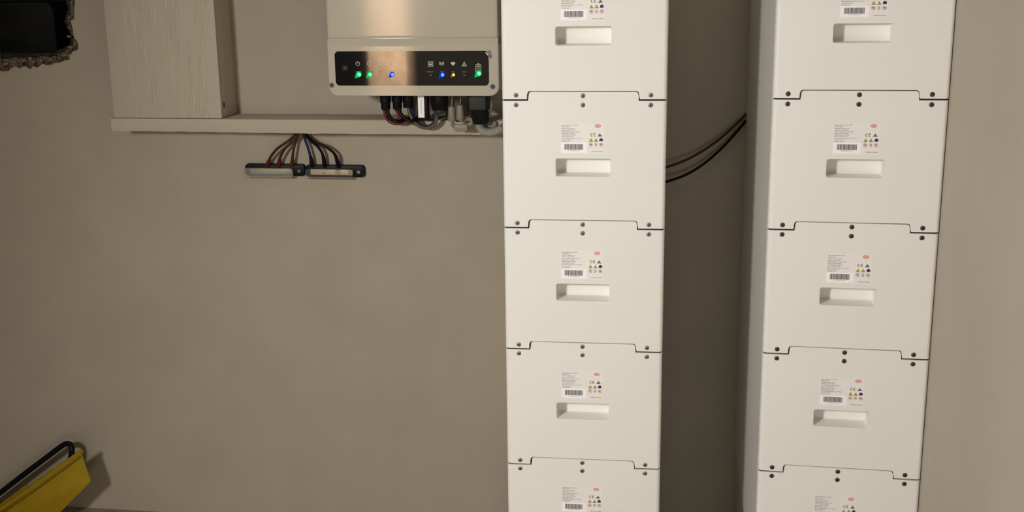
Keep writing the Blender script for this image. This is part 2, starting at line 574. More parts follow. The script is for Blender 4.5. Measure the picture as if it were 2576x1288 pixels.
bm = bmesh.new()
N = 40
xs = [-1.036 + (-0.02 + 1.036) * k / N for k in range(N + 1)]
prof = [(0.5155, -0.0005), (0.515, -0.002), (0.515, -0.0305), (0.5157, -0.032), (WY, -0.033), (WY, 0.0), (0.5175, 0.0)]
rg = []
for x in xs:
    dz = -0.0022 * (x + 1.036) - 0.0003 * math.sin(9 * x)
    w = random.uniform(-0.0006, 0.0006)
    rg.append([bm.verts.new((x, yy, LT - 0.0003 + zz + dz * (1 if zz < 0 else 0.5) * (1.6 if zz < -0.01 else 1) + (w if zz < -0.01 else 0))) for yy, zz in prof])
for a, b in zip(rg, rg[1:]):
    for i in range(len(prof)):
        j = (i + 1) % len(prof)
        bm.faces.new((a[i], a[j], b[j], b[i]))
bm.faces.new(rg[0])
bm.faces.new(rg[-1])
tag(mesh_obj('wall_ledge', bm, M_LEDGE, smooth=40), 'long narrow beige ledge fixed to the wall under the boxed column and inverter', 'ledge')


# ------------------------------------------------------------------ battery modules
W, H, D = 0.2908, 0.233, 0.585
RC = 0.008                                    # rounded front edge
CD = 0.0165                                   # depth of the front cover


def arc(cx, cz, r, a0, a1, n=5):
    return [(cx + r * math.cos(math.radians(a0 + (a1 - a0) * k / n)), cz + r * math.sin(math.radians(a0 + (a1 - a0) * k / n))) for k in range(n + 1)]


REC = rrect(0.0947, 0.1947, 0.0940, 0.1280, 0.0045)


def make_cover():
    bm = bmesh.new()
    zb, zt = 0.0005, H - 0.0024
    tz, nz = 0.0136, 0.0150                   # tab of this module, notch for the tab of the module below
    front = [(RC, zb), (0.0446, zb)] + [(0.0446, nz - 0.006)]
    front += arc(0.0446 + 0.0058, nz - 0.0052, 0.0052, 180, 90, 4)[0:]
    front += arc(0.2418 - 0.0052, nz - 0.0052, 0.0052, 90, 0, 4)
    front += [(0.2434, zb), (W - RC, zb), (W - RC, zt), (0.2416, zt)]
    front += [(0.2412, H + tz - 0.006)] + arc(0.2404 - 0.0042, H + tz - 0.0044, 0.0042, 0, 90, 4)
    front += arc(0.0474 + 0.0050, H + tz - 0.0044, 0.0042, 90, 180, 4) + [(0.0466, zt), (RC, zt)]
    add_holed(bm, front, [REC], 0.0)
    n = len(front)
    for i in range(n):
        j = (i + 1) % n
        (x0, z0), (x1, z1) = front[i], front[j]
        if abs(x0 - x1) < 1e-6 and (abs(x0 - RC) < 1e-6 or abs(x0 - W + RC) < 1e-6):
            continue
        bm.faces.new([bm.verts.new(c) for c in ((x0, 0, z0), (x1, 0, z1), (x1, CD, z1), (x0, CD, z0))])
    for s in (0, 1):
        prof = [(RC - RC * math.sin(math.radians(a)), RC - RC * math.cos(math.radians(a))) for a in range(0, 91, 10)] + [(0, CD)]
        if s:
            prof = [(W - x, y) for x, y in prof]
        lo = [bm.verts.new((x, y, zb)) for x, y in prof]
        hi = [bm.verts.new((x, y, zt)) for x, y in prof]
        for i in range(len(prof) - 1):
            bm.faces.new((lo[i], lo[i + 1], hi[i + 1], hi[i]))
        bx = RC if not s else W - RC
        bm.faces.new(lo + [bm.verts.new((bx, CD, zb))])
        bm.faces.new(hi + [bm.verts.new((bx, CD, zt))])
    return bm


def make_recess():
    bm = bmesh.new()
    cx, cz = 0.1447, 0.1110
    T = 0.033

    def ring(inset, y):
        r = rrect(0.0947 + inset, 0.1947 - inset, 0.0940 + inset, 0.1280 - inset, max(0.0045 - inset * 0.3, 0.001))
        return [bm.verts.new((x, y, z)) for x, z in r]
    rs = [ring(0, 0), ring(0.0006, 0.0003), ring(0.0009, 0.0012), ring(0.0018, T - 0.002), ring(0.0022, T - 0.0006), ring(0.0032, T)]
    for a, b in zip(rs, rs[1:]):
        for i in range(len(a)):
            j = (i + 1) % len(a)
            bm.faces.new((a[i], a[j], b[j], b[i]))
    bm.faces.new(rs[-1])
    return bm


def make_housing():
    bm = bmesh.new()
    y0, e = CD + 0.0011, 0.0012               # open behind the handle recess
    o = [(e, e), (W - e, e), (W - e, H - e), (e, H - e)]
    add_holed(bm, o, [[(0.085, 0.085), (0.205, 0.085), (0.205, 0.137), (0.085, 0.137)]], y0)
    q = [(0, 0), (W, 0), (W, H - 0.0004), (0, H - 0.0004)]
    r = [[bm.verts.new((x, y, z)) for x, z in p] for p, y in ((o, y0), (q, y0 + e), (q, D - e), (o, D))]
    for a, b in zip(r, r[1:]):
        for i in range(4):
            j = (i + 1) % 4
            bm.faces.new((a[i], a[j], b[j], b[i]))
    bm.faces.new(r[-1])
    return bm


def make_screw():
    bm = bmesh.new()
    n = 20
    prof = [(0.0044, 0.0005), (0.0043, -0.0003), (0.0036, -0.0009), (0.0022, -0.0012)]
    rings = [[bm.verts.new((r * math.cos(2 * math.pi * k / n), y, r * math.sin(2 * math.pi * k / n))) for k in range(n)] for r, y in prof]
    for a, b in zip(rings, rings[1:]):
        for i in range(n):
            j = (i + 1) % n
            bm.faces.new((a[i], a[j], b[j], b[i]))
    bm.faces.new(rings[-1])
    return bm


def make_cross(rot):
    bm = bmesh.new()
    for a in (rot, rot + 90):
        c, s = math.cos(math.radians(a)), math.sin(math.radians(a))
        pts = [(x * c - z * s, x * s + z * c) for x, z in ((-.0026, -.0006), (.0026, -.0006), (.0026, .0006), (-.0026, .0006))]
        add_prism(bm, pts, -0.00135, -0.0011)
    return bm


def make_sticker(root):
    X0, X1, ZB, ZT = 0.1045, 0.1825, 0.1355, 0.1905
    s = mesh_obj('sticker', prism(rrect(X0, X1, ZB, ZT, 0.001, 2), -0.0003, 0.0), M_PAPER, root, smooth=0)
    s['label'] = 'printed rating sticker'
    Y = -0.0004
    lines = ['Battery-Box Premium HVM', 'Model: HVM', 'Nominal voltage: 51.2V', 'Voltage range: 40-59V', 'Max. continuous current: 50A',
             'Battery type: LiFePO4', 'Usable energy: 2.76kWh', 'Rated capacity: 54Ah', 'Operating temperature: -10~+50 C', 'Protection class: I', 'IP rating: IP55']
    bm = bmesh.new()
    for k, ln in enumerate(lines):
        text_bm(ln, 0.0027, X0 + 0.0014, Y, ZT - 0.0040 - 0.00291 * k, bm, sx=0.95)
    mesh_obj('rating_text', bm, M_INKG, s, smooth=0)
    bm = text_bm('MADE IN CHINA', 0.0027, X1 - 0.0030, Y, 0.1393, align='RIGHT', sx=1.0)
    mesh_obj('origin_text', bm, M_INK, s, smooth=0)
    # serial label with its bar code
    mesh_obj('serial_label', prism([(0.1052, 0.1381), (0.1512, 0.1381), (0.1512, 0.1562), (0.1052, 0.1562)], -0.0006, -0.0002), M_WPAPER, s, smooth=0)
    bm = bmesh.new()
    rnd = random.Random(5)
    x = 0.1110
    while x < 0.1440:
        w = rnd.choice((0.0003, 0.0003, 0.0006, 0.0009))
        if abs(x - 0.1135) < 0.0005 or abs(x - 0.1300) < 0.0006:
            w = 0.0012
        add_prism(bm, [(x, 0.1436), (x + w, 0.1436), (x + w, 0.1536), (x, 0.1536)], -0.0007, -0.0006)
        x += w + rnd.choice((0.0003, 0.0003, 0.0005))
    mesh_obj('barcode', bm, M_INK, s, smooth=0)
    mesh_obj('serial_number', text_bm('P03T020Z2009210714A', 0.0021, 0.1278, -0.00065, 0.1413, align='CENTER'), M_INKG, s, smooth=0)
    # oval maker's mark
    bm = bmesh.new()
    add_ring(bm, 0.1704, 0.1861, 0.0044, 0.0054, Y - 0.0001, Y + 0.0002, 24, 0.60)
    bm2 = bmesh.new()
    add_prism(bm2, circle(0.1704, 0.1861, 0.0046, 24, 0.0027), Y, Y + 0.0002)
    mesh_obj('logo_oval', bm2, M_PINK, s, smooth=0)
    text_bm('BYD', 0.0031, 0.1704, Y - 0.00015, 0.1850, bm, align='CENTER', sx=1.1)
    mesh_obj('logo_mark', bm, mat('ink_logo', (0.70, 0.22, 0.18), 0.6) if 'ink_logo' not in bpy.data.materials else bpy.data.materials['ink_logo'], s, smooth=0)
    # CE mark as two open rings
    bm = bmesh.new()
    for cx, bar in ((0.1602, 0), (0.1653, 1)):
        a0 = [(cx + 0.0028 * math.cos(math.radians(a)), 0.1703 + 0.0030 * math.sin(math.radians(a))) for a in range(75, 286, 15)]
        a1 = [(cx + 0.0019 * math.cos(math.radians(a)), 0.1703 + 0.0021 * math.sin(math.radians(a))) for a in range(285, 74, -15)]
        add_prism(bm, a0 + a1, Y, Y + 0.0002)
        if bar:
            add_prism(bm, [(cx - 0.0024, 0.1699), (cx + 0.0006, 0.1699), (cx + 0.0006, 0.1707), (cx - 0.0024, 0.1707)], Y, Y + 0.0002)
    mesh_obj('approval_mark', bm, M_INK, s, smooth=0)
    tri = lambda cx, cz, w, h: [(cx - w, cz - h), (cx + w, cz - h), (cx, cz + h)]
    bm = bmesh.new()
    add_prism(bm, tri(0.1738, 0.1703, 0.0042, 0.0030), Y, Y + 0.0002)
    mesh_obj('compliance_triangle', bm, mat('ink_slate', (0.16, 0.15, 0.16), .6) if 'ink_slate' not in bpy.data.materials else bpy.data.materials['ink_slate'], s, smooth=0)
    for cx in (0.1583, 0.1672):
        bm = bmesh.new()
        add_prism(bm, tri(cx, 0.1616, 0.0035, 0.0031), Y, Y + 0.0002)
        o = mesh_obj('warning_triangle', bm, M_YEL, s, smooth=0)
        o.data.materials.append(M_INK)
        b2 = bmesh.new()
        b2.from_mesh(o.data)
        k = len(b2.faces)
        add_prism(b2, [(cx - .0006, 0.1612), (cx + .0003, 0.1608), (cx, 0.1597), (cx + .0007, 0.1612), (cx + .0001, 0.1615), (cx + .0004, 0.1632)], Y - 0.0001, Y)
        add_prism(b2, [(cx - .0038, 0.1583), (cx + .0038, 0.1583), (cx + .0034, 0.1589), (cx - .0034, 0.1589)], Y - 0.0001, Y)
        b2.faces.ensure_lookup_table()
        for f in b2.faces[k:]:
            f.material_index = 1
        b2.to_mesh(o.data)
        b2.free()
    bm = bmesh.new()
    add_prism(bm, arc(0.1762, 0.1612, 0.0032, 0, 180, 8) + [(0.1728, 0.1590), (0.1792, 0.1590)], Y, Y + 0.0002)
    mesh_obj('manual_symbol', bm, M_BLUE, s, smooth=0)
    for cx in (0.1583, 0.1762):
        bm = bmesh.new()
        add_ring(bm, cx, 0.1527, 0.0027, 0.0035, Y, Y + 0.0002)
        add_prism(bm, [(cx - .0023, 0.1547), (cx - .0017, 0.1551), (cx + .0023, 0.1507), (cx + .0017, 0.1503)], Y, Y + 0.0002)
        o = mesh_obj('prohibition_sign', bm, mat('ink_rose', (0.62, 0.22, 0.20), .6) if 'ink_rose' not in bpy.data.materials else bpy.data.materials['ink_rose'], s, smooth=0)
        bm = bmesh.new()
        add_prism(bm, [(cx - .0018, 0.1528), (cx - .0012, 0.1543), (cx + .0003, 0.1535), (cx + .0014, 0.1541), (cx + .0010, 0.1522), (cx - .0004, 0.1518)], Y - 0.0001, Y)
        mesh_obj('sign_pictogram', bm, mat('ink_maroon', (0.16, 0.03, 0.03), .6) if 'ink_maroon' not in bpy.data.materials else bpy.data.materials['ink_maroon'], s, smooth=0)
    bm = bmesh.new()
    add_prism(bm, [(0.1650, 0.1550), (0.1690, 0.1550), (0.1690, 0.1544), (0.1650, 0.1544)], Y, Y + 0.0002)
    for a, b in (((0.1653, 0.1544), (0.1660, 0.1512)), ((0.1687, 0.1544), (0.1679, 0.1512)), ((0.1648, 0.1546), (0.1690, 0.1510)), ((0.1692, 0.1546), (0.1650, 0.1510))):
        add_prism(bm, [a, (a[0] + .0005, a[1]), (b[0] + .0005, b[1]), b], Y, Y + 0.0002)
    add_prism(bm, [(0.1651, 0.1498), (0.1689, 0.1498), (0.1689, 0.1503), (0.1651, 0.1503)], Y, Y + 0.0002)
    mesh_obj('waste_bin_symbol', bm, M_INKG, s, smooth=0)
    return s


def make_module():
    root = empty('battery_module', (0, 0, 0))
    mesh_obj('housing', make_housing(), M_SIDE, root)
    mesh_obj('front_cover', make_cover(), M_WHITE, root)
    for xa, xb in ((0.003, 0.0455), (0.2425, W - 0.003)):
        mesh_obj('joint_shade', box(xa, xb, 0.0035, CD, H - 0.0023, H - 0.0002), M_DARK, root, smooth=0)  # dark strip standing in for the shade inside the joint
    o = mesh_obj('handle_recess', make_recess(), M_WHITE, root)
    sc = make_screw()
    first = None
    for i, (x, z) in enumerate(((0.0252, H - 0.0097), (0.1437, H - 0.0097), (0.2623, H - 0.0097), (0.1437, H + 0.0067), (0.0252, 0.0078), (0.2623, 0.0078))):
        if first is None:
            first = mesh_obj('screw', sc, M_STEEL, root, (x, 0, z), 40)
            s = first
        else:
            s = first.copy()
            COL.objects.link(s)
            s.location = (x, 0, z)
        c = mesh_obj('cross_slot', make_cross(20 + 37 * i), M_DARK, s, smooth=0)
    make_sticker(root)
    return root


proto = make_module()
ORD = ['uppermost', 'second from the top', 'middle', 'fourth from the top', 'lowest']
shaded_screw = None
n = 0
for side, (bx, by, bz, rz) in (('left', (0, 0, Z0, 0.0212)), ('right', (0.4723, 0.0193, Z0 + 0.0012, -0.0226))):
    for k in range(5):
        o = proto if n == 0 else copy_tree(proto)
        n += 1
        o.location = (bx, by, bz - H * k)
        o.rotation_euler = (0, 0, rz)
        where = 'beside the inverter' if side == 'left' else 'by the right wall'
        tag(o, f'white battery module, {ORD[k]} in the stack {where}', 'battery',
            f'battery modules in the stack {where}')
        if side == 'right':                   # darker steel paints in the shade of these screw holes
            for ch in o.children:
                if ch.name.startswith('screw'):
                    if shaded_screw is None:
                        shaded_screw = ch.data.copy()
                        shaded_screw.materials[0] = M_STEELD
                    ch.data = shaded_screw
        if k == 4:                            # foot of the stack, below the frame
            zf = bz - H * 4
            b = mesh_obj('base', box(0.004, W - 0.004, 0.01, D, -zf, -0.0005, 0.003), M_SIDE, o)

# ------------------------------------------------------------------ hybrid inverter on the wall
IX0, IX1, IYF = -0.4515, -0.0655, 0.415
IB, IT = Z0 - 0.0402, Z0 + 0.48
t = empty('inverter', (-0.2585, 0.50, IB))
tag(t, 'champagne glossy inverter with a black status display hung on the wall', 'inverter')
under(mesh_obj('housing', box(IX0 + 0.006, IX1 - 0.006, IYF + 0.010, WY - 0.012, IB + 0.006, IT - 0.004, 0.008, 3), M_INVB), t)
under(mesh_obj('wall_bracket', box(IX0 + 0.06, IX1 - 0.06, WY - 0.0125, WY, Z0 + 0.1, Z0 + 0.38), M_STEEL), t)
# upper cover: a broad shallow pan, rounded along its edges
bm = bmesh.new()
add_prism(bm, rrect(IX0 + 0.001, IX1 - 0.001, Z0 + 0.0855, IT, 0.0035), IYF + 0.0012, IYF + 0.05, 0.007)
under(mesh_obj('upper_cover', bm, M_INV, smooth=12), t)
# lower bezel carrying the display: rounded lower corners, rolled upper edge
bm = bmesh.new()
zu = Z0 + 0.0735
pts = [(IX1, zu)] + [(IX0, zu)] + arc(IX0 + 0.021, IB + 0.021, 0.021, 180, 270, 8) + arc(IX1 - 0.021, IB + 0.021, 0.021, 270, 360, 8)
add_prism(bm, pts, IYF, IYF + 0.05, 0.004)
under(mesh_obj('lower_bezel', bm, M_INV, smooth=12), t)
bm = bmesh.new()
prof = [(0.0006, -0.001), (0.0009, 0.0012), (0.0022, 0.0040), (0.0042, 0.0080), (0.0066, 0.0130), (0.014, 0.0135), (0.014, -0.001)]
ra = [bm.verts.new((IX0 + 0.0015, IYF + a, zu - 0.0005 + b)) for a, b in prof]
rb = [bm.verts.new((IX1 - 0.0015, IYF + a, zu - 0.0005 + b)) for a, b in prof]
for i in range(len(prof)):
    j = (i + 1) % len(prof)
    bm.faces.new((ra[i], ra[j], rb[j], rb[i]))
bm.faces.new(ra)
bm.faces.new(rb)
under(mesh_obj('bezel_lip', bm, M_INV, smooth=50), t)
DY = IYF - 0.0006
disp = under(mesh_obj('display_panel', prism(rrect(-0.4342, -0.0875, Z0 - 0.0170, Z0 + 0.0590, 0.009, 6), DY, IYF + 0.001), M_GLASS, smooth=20), t)
disp['label'] = 'black glass status display'


def dsub(name, bm, material, label=None):
    o = mesh_obj(name, bm, material, smooth=0)
    o.parent = disp
    if label:
        o['label'] = label
    return o


def dp(u, v):
    p = at(u, v, DY)
    return p.x, p.z


IYY = DY - 0.0003
# mode button
x, z = dp(868, 171)
dsub('mode_button', prism(rrect(x - .0062, x + .0062, z - .0062, z + .0062, .001, 2), IYY - .0004, DY), M_DARK)
bm = bmesh.new()
for k in (-1, 1):
    add_prism(bm, [(x - .003, z + k * .0012 - .0004), (x + .003, z + k * .0012 - .0004), (x + .003, z + k * .0012 + .0004), (x - .003, z + k * .0012 + .0004)], IYY - .0006, IYY - .0004)
dsub('button_mark', bm, M_ICOND)
# pictograms
def icon(name, u, v, parts, m=M_ICON):
    x, z = dp(u, v)
    bm = bmesh.new()
    for kind, *a in parts:
        if kind == 'ring':
            add_ring(bm, x + a[0], z + a[1], a[2], a[3], IYY, DY)
        elif kind == 'poly':
            add_prism(bm, [(x + p, z + q) for p, q in a[0]], IYY, DY)
        elif kind == 'disc':
            add_prism(bm, circle(x + a[0], z + a[1], a[2], 16), IYY, DY)
        elif kind == 'arc':
            cx, cz, r0, r1, a0, a1 = a
            add_prism(bm, [(x + p, z + q) for p, q in arc(cx, cz, r1, a0, a1, 8) + arc(cx, cz, r0, a1, a0, 8)], IYY, DY)
    return dsub(name, bm, m)


B = lambda x0, x1, z0, z1: ('poly', [(x0, z0), (x1, z0), (x1, z1), (x0, z1)])
icon('power_icon', 900, 160, [('arc', 0, 0, .0040, .0051, 120, 420), B(-.0006, .0006, 0, .0050)])
icon('backup_icon', 928.5, 160, [('ring', 0, 0, .0040, .0051), ('poly', [(-.0022, -.001), (0, .0016), (.0022, -.001), (.0022, -.0002), (0, .0026), (-.0022, -.0002)])])
icon('lamp_icon', 957, 160, [('disc', 0, -.0012, .0032), B(-.0012, .0012, .0015, .0050)])
icon('grid_icon', 985, 160, [('poly', [(-.0030, .0030), (0, .0046), (.0030, .0030), (.0012, .0026), (.0014, -.0048), (-.0014, -.0048), (-.0012, .0026)])])
icon('energy_icon', 1083, 161, [('arc', 0, 0, .0046, .0058, a, a + 1) for a in ()] + [B(-.0058, .0058, .0042, .0054), B(-.0058, .0058, -.0054, -.0042), B(-.0058, -.0046, -.0042, .0042), B(.0046, .0058, -.0042, .0042),
      ('poly', [(-.0030, -.0028), (.0030, -.0028), (.0034, .0002), (.0010, .0014), (-.0002, .0002), (-.0034, .0012)]), B(-.0038, .0038, .0022, .0030)])
icon('antenna_icon', 1111, 160, [('arc', 0, .0006, .0044, .0056, -50, 50), ('arc', 0, .0006, .0044, .0056, 130, 230), ('arc', 0, .0006, .0022, .0032, -60, 60), ('arc', 0, .0006, .0022, .0032, 120, 240), ('disc', 0, .0006, .0012), B(-.0006, .0006, -.0054, 0)])
icon('wireless_icon', 1139.5, 160, [('poly', [(0, -.0050)] + arc(0, -.0050, .0086, 47, 133, 8))])
icon('fault_icon', 1168, 161, [('poly', [(-.0058, -.0044), (-.0046, -.0044), (0, .0036), (0, .0056)]), ('poly', [(.0058, -.0044), (0, .0056), (0, .0036), (.0046, -.0044)]), B(-.0058, .0058, -.0050, -.0040), B(-.0006, .0006, -.0018, .0018), ('disc', 0, -.0028, .0007),
      ('disc', -.0022, -.0022, .0011), ('disc', .0022, -.0022, .0011)])
for u, v, s in ((902, 181, 'SYSTEM'), (929, 181, 'BACK-UP'), (957, 181, 'SOC'), (986, 181, 'GRID'), (1083, 181, 'ENERGY'), (1112, 181, 'COM'), (1140, 181, 'WiFi'), (1168, 181, 'FAULT')):
    x, z = dp(u, v)
    dsub('caption', text_bm(s, 0.0040, x, IYY, z - .0012, align='CENTER'), M_ICOND)
# battery gauge
icon('battery_gauge', 1203.5, 174, [B(-.0062, -.0050, -.0110, .0108), B(.0050, .0062, -.0110, .0108), B(-.0062, .0062, .0098, .0110), B(-.0062, .0062, -.0112, -.0102),
      B(-.0018, .0018, .0108, .0128), B(-.0036, .0036, .0052, .0076)], mat('gauge_green', (0.40, 0.55, 0.36), .5))
icon('gauge_bar', 1203.5, 174, [B(-.0036, .0036, .0010, .0034), B(-.0036, .0036, -.0030, -.0008)], M_ICOND)


def led(u, v, m, mc, r=0.0052):
    x, z = dp(u, v)
    bm = bmesh.new()
    # LED glow drawn as a leaf, its streak pointing to the lower left
    pts = arc(x, z, r, -60, 170, 10) + [(x - r * 1.45, z - r * 1.35)]
    add_prism(bm, pts, IYY, DY)
    o = dsub('status_led', bm, m)
    bm = bmesh.new()
    add_prism(bm, circle(x + r * .15, z - r * .05, r * 0.62, 16), IYY - 0.0002, IYY)
    dsub('led_core', bm, mc)


led(902.5, 187, M_LEDG, M_LEDGC, .0066)
led(930, 187, M_LEDG, M_LEDGC, .0062)
led(986.5, 187.5, M_LEDB, M_LEDBC, .0056)
led(1112.5, 188, M_LEDB, M_LEDBC, .0058)
led(1140.5, 188, M_LEDA, M_LEDAC, .0042)
led(1204, 184.5, M_LEDG, M_LEDGC, .0068)
for u in (957, 1083, 1168):
    x, z = dp(u, 189)
    dsub('unlit_led', prism(rrect(x - .0024, x + .0024, z - .0008, z + .0008, .0006, 3), IYY, DY), M_ICOND)
# lifted corner of the protective film with its two coloured dots
x, z = dp(1229, 136)
dsub('film_corner', prism([(x - .0075, z + .0035), (x - .002, z + .003), (x + .0022, z - .010), (x + .0006, z - .0120), (x - .001, z - .004)], IYY - .0012, IYY - .0009), mat('film', (0.7, 0.68, 0.66), .2))
dsub('film_dot', prism(circle(x + .001, z + .0035, .0042, 14), IYY - .0016, IYY - .0012), mat('film_blue', (0.05, 0.17, 0.24), .4))
dsub('film_dot', prism(rrect(x - .001, x + .006, z - .0085, z - .001, .0016, 3), IYY - .0016, IYY - .0012), mat('film_red', (0.28, 0.02, 0.02), .4))
for u, v in ((834.5, 214.5), (1239.5, 218)):
    p = at(u, v, IYF - .001)
    bm = bmesh.new()
    add_ring(bm, p.x, p.z, 0.0028, 0.0056, IYF - 0.0012, IYF + 0.001)
    s = under(mesh_obj('bezel_screw', bm, M_STEELD, smooth=30), t)
    bm = prism(circle(p.x, p.z, 0.0029, 12), IYF - 0.0004, IYF + 0.001)
    o = mesh_obj('screw_core', bm, M_DGREY, s, smooth=0)

# ------------------------------------------------------------------ plugs, glands and cables below the inverter
UY = 0.482
IBH = IB + 0.0065                             # underside of the housing


def px(u, v, y=UY):
    return at(u, v, y)


def plug(u0, u1, v1, steps, y=UY):
    """black connector body hanging below the inverter"""
    c = px((u0 + u1) / 2, 250, y)
    r = (px(u1, 250, y).x - px(u0, 250, y).x) / 2
    zb = px(0, v1, y).z if False else px((u0 + u1) / 2, v1, y).z
    prof = [(r * k, IBH + (zb - IBH) * f) for k, f in steps]
    bm = bmesh.new()
    add_lathe(bm, prof, c.x, y, 16)
    return bm, c, zb


st = [(0.92, 0.0), (0.92, 0.28), (1.0, 0.30), (1.0, 0.62), (0.86, 0.66), (0.86, 0.92), (0.74, 1.0)]
b1, c1, z1 = plug(956, 983, 276, st)
b2, c2, z2 = plug(986, 1012, 275, st)
b3, c3, z3 = plug(1013, 1040, 270, [(0.9, 0), (1.0, 0.05), (1.0, 0.7), (0.93, 0.75), (0.93, 1.0)])
G = 'plugged cables under the inverter'
for b, c, zb, lab, wires in (
        (b1, c1, z1, 'red and black cable pair in the leftmost black plug under the inverter',
         ((M_WRED, [(966, 270), (970, 290), (979, 304), (993, 310), (1008, 309), (1022, 302), (1036, 298), (1052, 297)], (.0, .0, .006, .006, .004, -.014, -.036, -.04)),
          (M_WBLK, [(975, 270), (977, 286), (986, 300), (1000, 306), (1014, 302), (1030, 297), (1046, 294)], (.012, .012, .016, .018, .006, -.028, -.034)))),
        (b2, c2, z2, 'red and black cable pair in the second black plug under the inverter',
         ((M_WRED, [(996, 270), (1001, 286), (1010, 300), (1024, 309), (1040, 307), (1052, 300), (1066, 297)], (-.004, -.004, .0, .0, .0, -.026, -.036)),
          (M_WBLK, [(1004, 270), (1008, 285), (1018, 297), (1031, 304), (1046, 301), (1060, 296), (1070, 295)], (.010, .010, .012, .014, .004, -.026, -.03)))),
        (b3, c3, z3, 'blue and brown cable pair looping from the third black plug under the inverter',
         ((M_WBLU, [(1034, 265), (1038, 280), (1044, 297), (1056, 314), (1074, 319), (1089, 312), (1096, 299), (1091, 287)], (-.006, -.008, -.008, -.004, -.004, -.004, -.002, -.012)),
          (M_WTAN, [(1026, 265), (1031, 285), (1041, 305), (1056, 318), (1076, 322), (1093, 313), (1099, 297), (1094, 285)], (.0, .0, .002, .0, .0, .0, .0, -.012))))):
    e = empty('plug_cable', (c.x, UY, zb))
    tag(e, lab, 'cable', G)
    under(mesh_obj('plug_body', b, M_BLACK), e)
    for mm, pts, dy in wires:
        path = [px(u, v, UY - d) for (u, v), d in zip(pts, dy)]
        under(mesh_obj('wire', tube(path, 0.0040, 10), mm), e)

# data logger stick with white label
e = empty('data_logger', (px(1065, 300).x, UY, px(1065, 302).z))
tag(e, 'black data logger stick with a white printed label under the inverter', 'dongle')
a, b = px(1051, 250), px(1079, 302)
under(mesh_obj('logger_body', box(a.x, b.x, UY - .010, UY + .012, b.z, IBH, .002), M_BLACK), e)
a, b = px(1053.5, 248), px(1070.5, 294.5)
lb = under(mesh_obj('paper_label', prism([(a.x, b.z), (b.x, b.z), (b.x, IBH - .0015), (a.x, IBH - .0015)], UY - .0105, UY - .0098), M_WPAPER, smooth=0), e)
bm = text_bm('S/N 9010KETU216W0385', 0.0034, 0, 0, 0)
xm, zm = (a.x + b.x) / 2, b.z + .010
for v in bm.verts:
    v.co = Vector((xm + .001 - v.co.z + .0006, UY - .0107, zm + v.co.x * .82))
o = under(mesh_obj('label_text', bm, M_INKG, smooth=0), e)
o.parent = lb

# big round gland
e = empty('cable_gland', (px(1106, 290).x, UY, px(1106, 288).z))
tag(e, 'large round black cable gland beside the data logger', 'gland')
b, c, zb = plug(1084, 1128, 276, [(0.96, 0), (1.0, 0.03), (1.0, 0.72), (0.9, 0.82), (0.84, 1.0)])
under(mesh_obj('gland_body', b, M_BLACK), e)
b, c, zb2 = plug(1090, 1121, 287, [(0.3, 0.2), (1.0, 0.7), (1.0, 0.90), (0.72, 0.96), (0.62, 1.0)])
under(mesh_obj('gland_nut', b, M_DGREY), e)

# two grey plugs with their looped cables
for (uc, ud, vt, vb, lab, path, dy) in (
        (1137, 0, 268, 304, 'left one of two grey moulded plugs with a cable running into the grey clip',
         [(1137, 300), (1138, 309), (1141, 317), (1150, 322)], (.0, .0, .006, .010)),
        (1158, 0, 264, 302, 'right one of two grey moulded plugs whose cable curls in a small loop',
         [(1158, 298), (1163, 309), (1173, 314), (1184, 312), (1187, 304), (1181, 299), (1173, 303), (1166, 311), (1164, 321)], (.0, .004, .008, .008, .006, .002, .0, .012, .010))):
    c = px(uc, vb)
    e = empty('moulded_plug', (c.x, UY, c.z))
    tag(e, lab, 'plug', 'grey moulded plugs')
    bm = bmesh.new()
    zt, zb = px(uc, vt).z, px(uc, vb).z
    add_lathe(bm, [(.0050, zt + .001), (.0072, zt), (.0082, zt - .003), (.0094, zt + (zb - zt) * .6), (.0098, zb + .006), (.0085, zb)], c.x, UY, 18)
    under(mesh_obj('plug_body', bm, M_GREY), e)
    under(mesh_obj('lead', tube([(c.x + .004, UY, IBH + .002), (c.x + .002, UY, (IBH + zt) / 2), (c.x, UY, zt - .002)], .0016, 8), M_GREY), e)
    pts = [px(u, v, UY - d) for (u, v), d in zip(path, dy)]
    under(mesh_obj('cable_tail', tube(pts, .0046, 10), M_GREY), e)
e = empty('cable_clip', (px(1160, 329).x, UY - .012, px(1160, 329).z))
tag(e, 'small grey plastic clip hanging below the two grey plugs', 'clip')
a, b = px(1143, 312, UY - .012), px(1178, 330, UY - .012)
under(mesh_obj('clip_body', prism(rrect(a.x, b.x, b.z, a.z, .004, 4), UY - .019, UY - .004, .002), M_GREY), e)
under(mesh_obj('clip_tongue', prism([(a.x + .006, a.z - .001), (b.x - .006, a.z - .001), (b.x - .010, a.z + .0045), (a.x + .003, a.z + .0045)], UY - .015, UY - .008), M_LGREY), e)

# grey connector box, its black gland and the corrugated conduit
e = empty('connector_box', (px(1203, 280).x, UY, px(1203, 312).z))
tag(e, 'dark grey connector box with a black screw gland at the right end of the inverter', 'connector')
a, b = px(1177, 250), px(1229, 277.5)
under(mesh_obj('box_body', box(a.x, b.x, UY - .018, UY + .03, b.z, IBH, .002), M_BLACK), e)
a2, b2_ = px(1180.5, 250, UY - .018), px(1222, 276, UY - .018)
under(mesh_obj('box_lid', box(a2.x, b2_.x, UY - .0205, UY - .0178, b2_.z, IBH - .001, .001), M_DGREY), e)
c = px(1208, 300)
bm = bmesh.new()
zt, zb = b.z, px(1208, 311).z
hx = (px(1230, 300).x - px(1187, 300).x) / 2
add_lathe(bm, [(hx * .92, zt + .001), (hx * .92, zt - .004)], c.x, UY, 12)
add_lathe(bm, [(hx * 1.0, zt - .004), (hx * 1.04, zt - .007), (hx * 1.04, zb + .006), (hx * .82, zb)], c.x, UY, 8)
